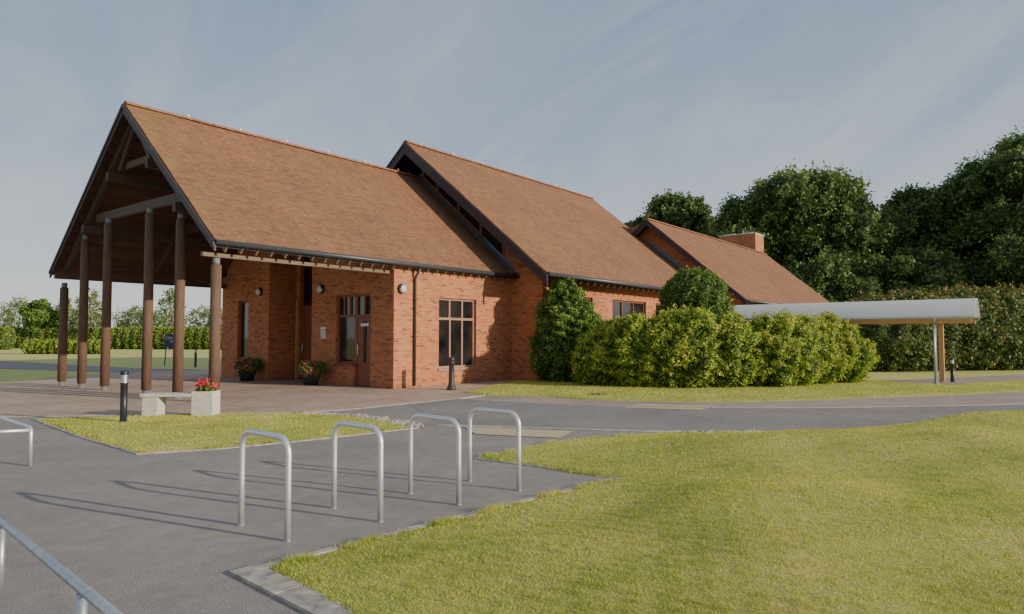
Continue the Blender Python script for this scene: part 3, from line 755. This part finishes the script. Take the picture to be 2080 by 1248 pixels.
wall_lamp((14.75,15.95,3.12),(0,-1,0)); wall_lamp((14.45,19.6,3.25),(-1,0,0)); wall_lamp((14.35,23.2,3.3),(-1,0,0))
b=MB(); b.box(14.425,14.447,19.35,19.6,1.55,1.95); o=b.obj('notice_board',PAPER,bld)
b=MB(); 
for k in range(6): b.box(14.42,14.4235,19.38,19.57-.03*(k%2),1.60+k*.05,1.615+k*.05)
b.obj('notice_text',INK,o,org=B0)
b=MB(); b.box(51.3,53.2,16.95,19.75,6.0,9.35); ch=b.obj('chimney',BRICK,bld)
b=MB(); b.box(51.26,53.24,16.91,19.79,9.35,9.43); b.obj('chimney_cap',CONC,ch,org=B0,bevel=.01)
for v in (17.4,18.7):
    b=MB(); b.box(51.8,52.4,v,v+.8,9.43,9.56); b.obj('chimney_vent',CONC,ch,org=B0)

# ------------------------------------------------------------------ covered walkway
CO=(28.4,3.0,0)
cn=empty('covered_walkway',W(*CO),ROT,label='covered walkway with pale curved roof on steel and larch posts',category='canopy'); ORG[cn.name]=CO
b=MB(); u0,u1=27.15,29.75; n=16; va,vb=1.85,12.6
def arc(t): return (u0+(u1-u0)*t, 2.32+.62*(1-(2*t-1)**2))
nv=14
for j in range(nv):
    y0=va+(vb-va)*j/nv; y1=va+(vb-va)*(j+1)/nv-.004
    p=[arc(i/n) for i in range(n+1)]
    k=b.add([(x,y0,z) for x,z in p]+[(x,y1,z) for x,z in p]); m=n+1
    for i in range(n):
        b.face([k+i,k+m+i,k+m+i+1,k+i+1][::-1],True)
b.obj('curved_roof',POLY,cn)
for j in range(nv+1):
    y=va+(vb-va)*j/nv; b=MB()
    for i in range(n): 
        a=arc(i/n); c=arc((i+1)/n); b.beam((a[0],y,a[1]-.02),(c[0],y,c[1]-.02),.025,.025)
    b.obj('rib',WHITEP,cn)
for x0,x1 in ((u0-.03,u0+.03),(u1-.03,u1+.03)):
    b=MB(); b.box(x0,x1,va,vb,2.27,2.31); b.obj('edge_gutter',GALV,cn)
for x0,x1 in ((27.35,27.45),(29.1,29.2)):
    b=MB(); b.box(x0,x1,va+.1,vb,2.09,2.22); b.obj('timber_beam',PINE,cn)
for v in (3.0,6.2,9.4,12.4):
    b=MB(); b.box(27.451,29.099,v-.05,v+.05,2.10,2.21); b.obj('cross_beam',PINE,cn)
    b=MB(); b.lathe((27.4,v,0),[(.1,0),(.1,.015),(.05,.016),(.05,2.09)],16); b.obj('steel_post',GALV,cn)
    b=MB(); b.tube([(27.28,v,.02),(27.28,v,2.26)],.028,10); b.obj('downpipe',GALV,cn)
    b=MB(); b.box(29.06,29.24,v-.08,v+.08,.0,2.09); b.obj('timber_post',PINE,cn,bevel=.01)

# ------------------------------------------------------------------ bicycle stands
SP=[((-2.31,5.89),(-1.76,5.43)),((-1.68,6.48),(-1.13,5.98)),((-1.04,7.06),(-.51,6.59)),((-.46,7.66),(.06,7.22))]
def hoop(w_,h_,r=.13,n=7):
    p=[(-w_/2,0,0),(-w_/2,0,h_*.5),(-w_/2,0,h_-r)]
    for k in range(1,n+1):
        t=math.pi-math.pi/2*k/n; p.append((-w_/2+r+r*math.cos(t),0,h_-r+r*math.sin(t)))
    for k in range(0,n+1):
        t=math.pi/2-math.pi/2*k/n; p.append((w_/2-r+r*math.cos(t),0,h_-r+r*math.sin(t)))
    p+=[(w_/2,0,h_*.5),(w_/2,0,0)]
    return p
master=None
for (a,c) in SP:
    mx_,my_=(a[0]+c[0])/2,(a[1]+c[1])/2; ang=math.atan2(c[1]-a[1],c[0]-a[0]); wd=.71
    if master is None:
        b=MB(); b.tube(hoop(wd,.80),.0245,18)
        master=b.obj('bicycle_stand',STEEL,org=(0,0,0)); kids=[]
        for s in (-1,1):
            f=MB(); f.tube([(s*wd/2,0,0),(s*wd/2,0,.006)],.034,18); kids.append(f.obj('base_collar',GALV,master,org=(0,0,0)))
        o=master
    else:
        o=master.copy(); COL.objects.link(o)
        for kd in kids: f2=kd.copy(); f2.parent=o; COL.objects.link(f2)
    o.location=(mx_,my_,.001); o.rotation_euler=(0,0,ang)
    finish(o,label='brushed steel hoop bicycle stand set in asphalt',category='bicycle stand',group='row of bicycle stands')
e=empty('knee_rail',(-3.12,4.23,0),0,label='low tubular steel knee rail beside the asphalt path',category='railing',group='steel knee rails'); ORG[e.name]=(-3.12,4.23,0)
for x,y in ((-3.12,4.23),(-1.93,3.12)):
    b=MB(); b.tube([(x,y,0),(x,y,.45)],.0225,16); b.obj('post',GALV,e)
d=Vector((1.19,-1.11,0)).normalized(); s0=Vector((-3.12,4.23,.47))-d*1.0
b=MB(); b.tube([s0,s0+d*4.0],.0235,18); b.obj('rail',GALV,e)
e=empty('knee_rail',(-5.99,8.56,0),0,label='low tubular steel knee rail with bent corner on asphalt',category='railing',group='steel knee rails'); ORG[e.name]=(-5.99,8.56,0)
b=MB(); b.tube([(-5.99,8.56,0),(-5.99,8.56,.40),(-6.0,8.57,.45),(-6.04,8.60,.475),(-6.6,9.1,.475),(-8.4,10.75,.475),(-8.43,10.78,.45),(-8.45,10.8,0)],.024,16); b.obj('rail',STEEL,e)
b=MB(); b.tube([(-6.02,8.56,.44),(-6.35,8.40,.44),(-8.15,7.5,.44),(-8.2,7.48,.40),(-8.2,7.48,0)],.0225,14); b.obj('side_rail',STEEL,e)

# ------------------------------------------------------------------ bollards
def lit_bollard(x,y,h,label):
    e=empty('bollard',(x,y,0),0,label=label,category='bollard',group='black lighting bollards'); ORG[e.name]=(0,0,0)
    b=MB(); b.lathe((0,0,0),[(.085,0),(.085,.02),(.062,.022),(.062,h*.74),(.07,h*.75),(.07,h*.77)],20); b.obj('post',BLACK,e)
    b=MB(); b.lathe((0,0,0),[(.058,h*.77)]+[(r,h*(.775+.022*k)) for k in range(7) for r in ((.052,) if k%2 else (.058,))]+[(.058,h*.93)],18); b.obj('diffuser',GALV,e)
    b=MB(); b.lathe((0,0,0),[(.072,h*.93),(.074,h*.94),(.074,h*.985),(.06,h)],20); b.obj('cap',BLACK,e)
lit_bollard(-7.23,12.78,.97,'black cylindrical lighting bollard with louvred head on lawn edge')
lit_bollard(-16.88,36.5,1.0,'black lighting bollard beside the grey path')
lit_bollard(15.75,24.5,.85,'black lighting bollard beside the covered walkway')
b=MB(); b.lathe((0,0,0),[(.15,0),(.15,.05),(.125,.09),(.105,.14),(.095,.2),(.085,.5),(.078,.78),(.095,.79),(.10,.82),(.08,.84),(.075,.86),(.10,.88),(.105,.91),(.09,.95),(.06,.99),(.02,1.01)],10)
o=b.obj('heritage_bollard',IRON); o.location=(-1.84,20.85,0); finish(o,label='dark cast iron bollard with moulded top near brick wall',category='bollard')

# ------------------------------------------------------------------ stone bench with planter
e=empty('stone_bench',(-6.88,13.9,0),math.radians(2),label='pale stone bench slab joined to a square planter',category='bench'); ORG[e.name]=(0,0,0)
b=MB(); b.box(-.52,-.20,-.18,.18,0,.40); b.obj('leg',CONC,e,bevel=.01)
b=MB(); b.box(-.56,.46,-.2,.2,.401,.465); b.obj('seat',CONC,e,bevel=.012)
b=MB(); b.box(.46,.88,-.2,.2,0,.07) ; b.box(.46,.51,-.2,.2,.07,.51); b.box(.83,.88,-.2,.2,.07,.51); b.box(.51,.83,-.2,-.15,.07,.51); b.box(.51,.83,.15,.2,.07,.51); b.obj('planter',CONC,e,bevel=.006)
b=MB(); b.box(.51,.83,-.15,.15,.08,.47); b.obj('soil',TERRA,e)
FK=dict(wl=.2,amp=.15,depth=.4)
fb=empty('flower_display',(-6.21,13.92,.47),0,label='red and pink geraniums growing in the stone planter',category='flowers')
bush('foliage',[(0,0,.06,.18,.15,.13)],1200,.05,TOPI,None,None,parent=fb,org=(0,0,0),zmin=-.02,core=.5,**FK)
bush('petals',[(-.05,0,.16,.15,.13,.10),(.09,.02,.11,.10,.1,.09),(-.03,0,.23,.07,.07,.05)],900,.045,RED,None,None,parent=fb,org=(0,0,0),zmin=0,core=0,aspect=.9,gap=.1,**FK)
def tub(x,y,s,label):
    e=empty('flower_tub',(x,y,0),0,label=label,category='flower tub',group='flower tubs by the entrance'); ORG[e.name]=(0,0,0)
    b=MB(); b.lathe((0,0,0),[(.24*s,0),(.34*s,.36*s),(.36*s,.40*s),(.31*s,.40*s),(.3*s,.34*s)],18); b.obj('tub',TERRA,e)
    bush('foliage',[(0,0,.58*s,.42*s,.42*s,.28*s),(.35*s,-.1,.62*s,.22*s,.2*s,.26*s)],3500,.07,TOPI,None,None,parent=e,org=(0,0,0),core=.6,wl=.3,amp=.12,depth=.3)
    bush('petals',[(0,0,.60*s,.44*s,.44*s,.31*s)],1700,.06,MIXF,None,None,parent=e,org=(0,0,0),core=0,aspect=.9,gap=.6,wl=.25,amp=.05,depth=.1)
tub(-9.75,25.2,.95,'dark tub of mixed red flowers against brick wall'); tub(-6.72,22.9,.9,'dark tub of red and pink flowers by the door')
e=empty('information_sign',(-19.3,38.6,0),math.radians(8),label='dark purple sign on leaning posts in the grass',category='sign'); ORG[e.name]=(0,0,0)
b=MB(); b.tube([(-.28,0,0),(-.2,0,1.2)],.03,8); b.obj('post',BLACK,e)
b=MB(); b.tube([(.28,0,0),(.28,0,1.2)],.03,8); b.obj('post',BLACK,e)
b=MB(); b.hexa([(-.32,-.05,1.0),(.36,-.05,1.0),(.36,.0,1.0),(-.32,0,1.0)],[(-.26,-.05,1.75),(.42,-.05,1.75),(.42,0,1.75),(-.26,0,1.75)]); b.obj('panel',SIGNM,e)
tcv=bpy.data.curves.new('txt','FONT'); tcv.body='COVID\n19'; tcv.size=.2; tcv.align_x='CENTER'
to=bpy.data.objects.new('txt',tcv); COL.objects.link(to); dg=bpy.context.evaluated_depsgraph_get(); dg.update()
tm=bpy.data.meshes.new_from_object(to.evaluated_get(dg)); bpy.data.objects.remove(to)
tm.materials.clear(); tm.materials.append(PAPER); o=bpy.data.objects.new('lettering',tm); COL.objects.link(o); o.parent=e; o.location=(.06,-.056,1.48); o.rotation_euler=(math.radians(90),0,0)

# ------------------------------------------------------------------ hedges
def hblobs(path,hs,thick,step=.42,seed=1,jit=.07,spread=.25):
    """hs: list of heights along the path, so that the top edge rises and dips shrub by shrub"""
    r=random.Random(seed); out=[]
    Ls=[math.hypot(b_[0]-a_[0],b_[1]-a_[1]) for a_,b_ in zip(path,path[1:])]; T=sum(Ls); n=max(2,round(T/step))
    for i in range(n+1):
        s_=T*i/n; j=0; f=i/n*(len(hs)-1); q=min(int(f),len(hs)-2) if len(hs)>1 else 0
        h=hs[0] if len(hs)==1 else hs[q]+(hs[q+1]-hs[q])*(f-q)
        while j<len(Ls)-1 and s_>Ls[j]: s_-=Ls[j]; j+=1
        t=min(1,s_/Ls[j]); (x0,y0),(x1,y1)=path[j],path[j+1]
        hh=h*(1+r.uniform(-jit,jit)); rad=thick*r.uniform(.78,1.05)
        out.append((x0+(x1-x0)*t+r.uniform(-.1,.1),y0+(y1-y0)*t+r.uniform(-spread,spread),hh*.44,rad,rad,hh*.52))
    return out
HK=dict(wl=.8,amp=.11,depth=.14,core=.86,vk=.2)
bush('laurel_bush',[(2.0,24.6,1.05,1.25,.95,1.3),(1.98,24.6,2.0,1.0,.85,1.2),(1.92,24.55,2.8,.66,.55,.95),(3.0,24.2,1.0,.9,.9,1.2)],60000,.075,TOPI,'tall tapering evergreen bush against the brick corner','bush',**HK)
HG='laurel hedges along the verge'
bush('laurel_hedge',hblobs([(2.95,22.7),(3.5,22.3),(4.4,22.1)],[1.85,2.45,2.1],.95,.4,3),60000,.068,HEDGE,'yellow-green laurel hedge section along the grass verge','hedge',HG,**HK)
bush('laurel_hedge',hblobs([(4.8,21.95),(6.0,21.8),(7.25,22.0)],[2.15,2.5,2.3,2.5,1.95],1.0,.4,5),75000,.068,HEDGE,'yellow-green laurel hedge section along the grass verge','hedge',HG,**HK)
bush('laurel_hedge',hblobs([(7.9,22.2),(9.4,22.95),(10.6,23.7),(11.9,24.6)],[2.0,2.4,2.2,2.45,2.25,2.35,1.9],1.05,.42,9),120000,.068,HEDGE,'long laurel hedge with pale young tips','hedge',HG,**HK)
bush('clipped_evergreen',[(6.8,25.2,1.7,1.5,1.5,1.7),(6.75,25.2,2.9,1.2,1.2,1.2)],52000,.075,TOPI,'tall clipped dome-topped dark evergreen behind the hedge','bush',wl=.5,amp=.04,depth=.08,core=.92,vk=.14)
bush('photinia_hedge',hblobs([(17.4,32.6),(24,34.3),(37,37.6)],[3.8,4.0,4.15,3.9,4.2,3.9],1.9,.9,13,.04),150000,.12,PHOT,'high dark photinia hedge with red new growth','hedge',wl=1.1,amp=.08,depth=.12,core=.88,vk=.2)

# ------------------------------------------------------------------ trees
def tree(name,x,y,H,R,mat,label,cat,group,n=24000,size=.38,nb=11,low=.28,core=.84,seedv=0,shape=1.0,trunk_r=None,wl=2.0,amp=.14,depth=.18,gap=-9):
    r_=random.Random(seedv+int(x*13)); tr=trunk_r or H*.022
    e=empty(name,(x,y,0),0,label=label,category=cat,group=group); ORG[e.name]=(0,0,0)
    bl=[]; cz=H*(1+low)/2; hz=H*(1-low)/2
    bl.append((0,0,cz,R*.62,R*.62,hz*.74))
    for k in range(nb):
        a=2*math.pi*k/nb*1.618*2+r_.uniform(-.3,.3); t=(k+.5)/nb; z=H*low+ (H*(1-low))*(.10+.78*t)
        prof=math.sin(math.pi*min(1,max(0,.2+.70*t)))**.7*shape
        rr=R*prof*r_.uniform(.50,.80); br=R*r_.uniform(.20,.42)
        bl.append((rr*math.cos(a),rr*math.sin(a),z,br,br,br*r_.uniform(.65,.9)))
    bl.append((r_.uniform(-.15,.15)*R,0,H-R*.28,R*.36,R*.36,R*.28))
    b=MB(); b.tube([(0,0,-.1),(0,0,H*.15),(.1,0,H*low),(.0,.1,H*.6)],[tr*1.5,tr,tr*.85,tr*.35],10)
    for q in bl[1:]:
        z0=H*r_.uniform(low*.7,.5); p0=Vector((.05,0,z0)); p1=Vector(q[:3])
        b.tube([p0,(p0+p1)/2+Vector((0,0,-.03*H)),p1],[tr*.4,tr*.25,tr*.08],6,cap=False)
    b.obj('trunk',BARK,e)
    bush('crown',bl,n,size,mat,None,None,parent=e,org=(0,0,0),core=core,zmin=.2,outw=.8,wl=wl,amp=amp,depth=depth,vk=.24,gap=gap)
    return e
G='mature broadleaf trees behind the hall'
lab='mature dark green broadleaf tree with dense rounded crown'
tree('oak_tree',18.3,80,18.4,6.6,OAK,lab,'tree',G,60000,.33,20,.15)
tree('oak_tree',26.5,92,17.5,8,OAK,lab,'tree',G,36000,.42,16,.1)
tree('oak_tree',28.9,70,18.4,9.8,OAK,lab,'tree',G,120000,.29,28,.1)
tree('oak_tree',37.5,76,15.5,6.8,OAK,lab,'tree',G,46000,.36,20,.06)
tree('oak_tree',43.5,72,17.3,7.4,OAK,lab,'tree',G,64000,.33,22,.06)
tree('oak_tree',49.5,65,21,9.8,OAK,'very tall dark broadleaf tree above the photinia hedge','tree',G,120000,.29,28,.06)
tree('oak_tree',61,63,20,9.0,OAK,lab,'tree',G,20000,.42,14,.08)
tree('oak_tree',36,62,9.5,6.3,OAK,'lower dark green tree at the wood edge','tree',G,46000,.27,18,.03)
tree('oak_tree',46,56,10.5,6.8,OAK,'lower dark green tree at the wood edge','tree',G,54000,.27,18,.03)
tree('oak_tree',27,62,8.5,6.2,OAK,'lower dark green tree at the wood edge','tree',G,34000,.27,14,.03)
G2='young trees beyond the meadow'
for x,y,H,R in ((-78,108,8.0,2.6),(-68,104,5.5,3.6),(-72,110,8.2,1.9),(-60.5,98,8.6,2.2),(-65,104,6.0,3.0),(-56,102,6.2,3.2),(-47.5,95,8.4,2.0),(-52,100,5.6,3.0),(-45,100,6.0,2.6),(-41,96,5.5,2.2),(-84,112,5.5,4),(-62,112,6.0,4)):
    tree('young_tree',x,y,H,R,YOUNG,'young feathery light green tree beyond the hedge','tree',G2,5400,.28,9,.1,core=.0,trunk_r=.09,wl=1.2,amp=.3,depth=.6,gap=-.4)
tree('conifer_tree',-69,100,7.2,3.2,TOPI,'small dark green tree beyond the hedge','tree',G2,7000,.32,9,.05,core=.6,trunk_r=.12)
def far_hedge(x0,y0,x1,y1,h,thick,label,n=9000,nb=8):
    bl=[]
    for i in range(nb):
        t=(i+.5)/nb; bl.append((x0+(x1-x0)*t,y0+(y1-y0)*t,h*.45,max(abs(x1-x0),abs(y1-y0))/nb*.75,thick,h*.54))
    bush('boundary_hedge',bl,n,.20,FARH,label,'hedge','clipped boundary hedges',wl=1.2,amp=.05,depth=.12,core=.9)
far_hedge(-56,92,-33,88,3.0,1.2,'bright green clipped boundary hedge across the meadow',20000,20)
far_hedge(-76,100,-58,98,3.0,1.2,'bright green clipped boundary hedge across the meadow',12000,16)
far_hedge(-74,88,-64.5,88,3.0,1.2,'bright green clipped boundary hedge across the meadow',8000,9)
far_hedge(-46.5,65.5,-39.0,65.5,1.4,.9,'low yellow-green clipped hedge block in the meadow',9000,12)
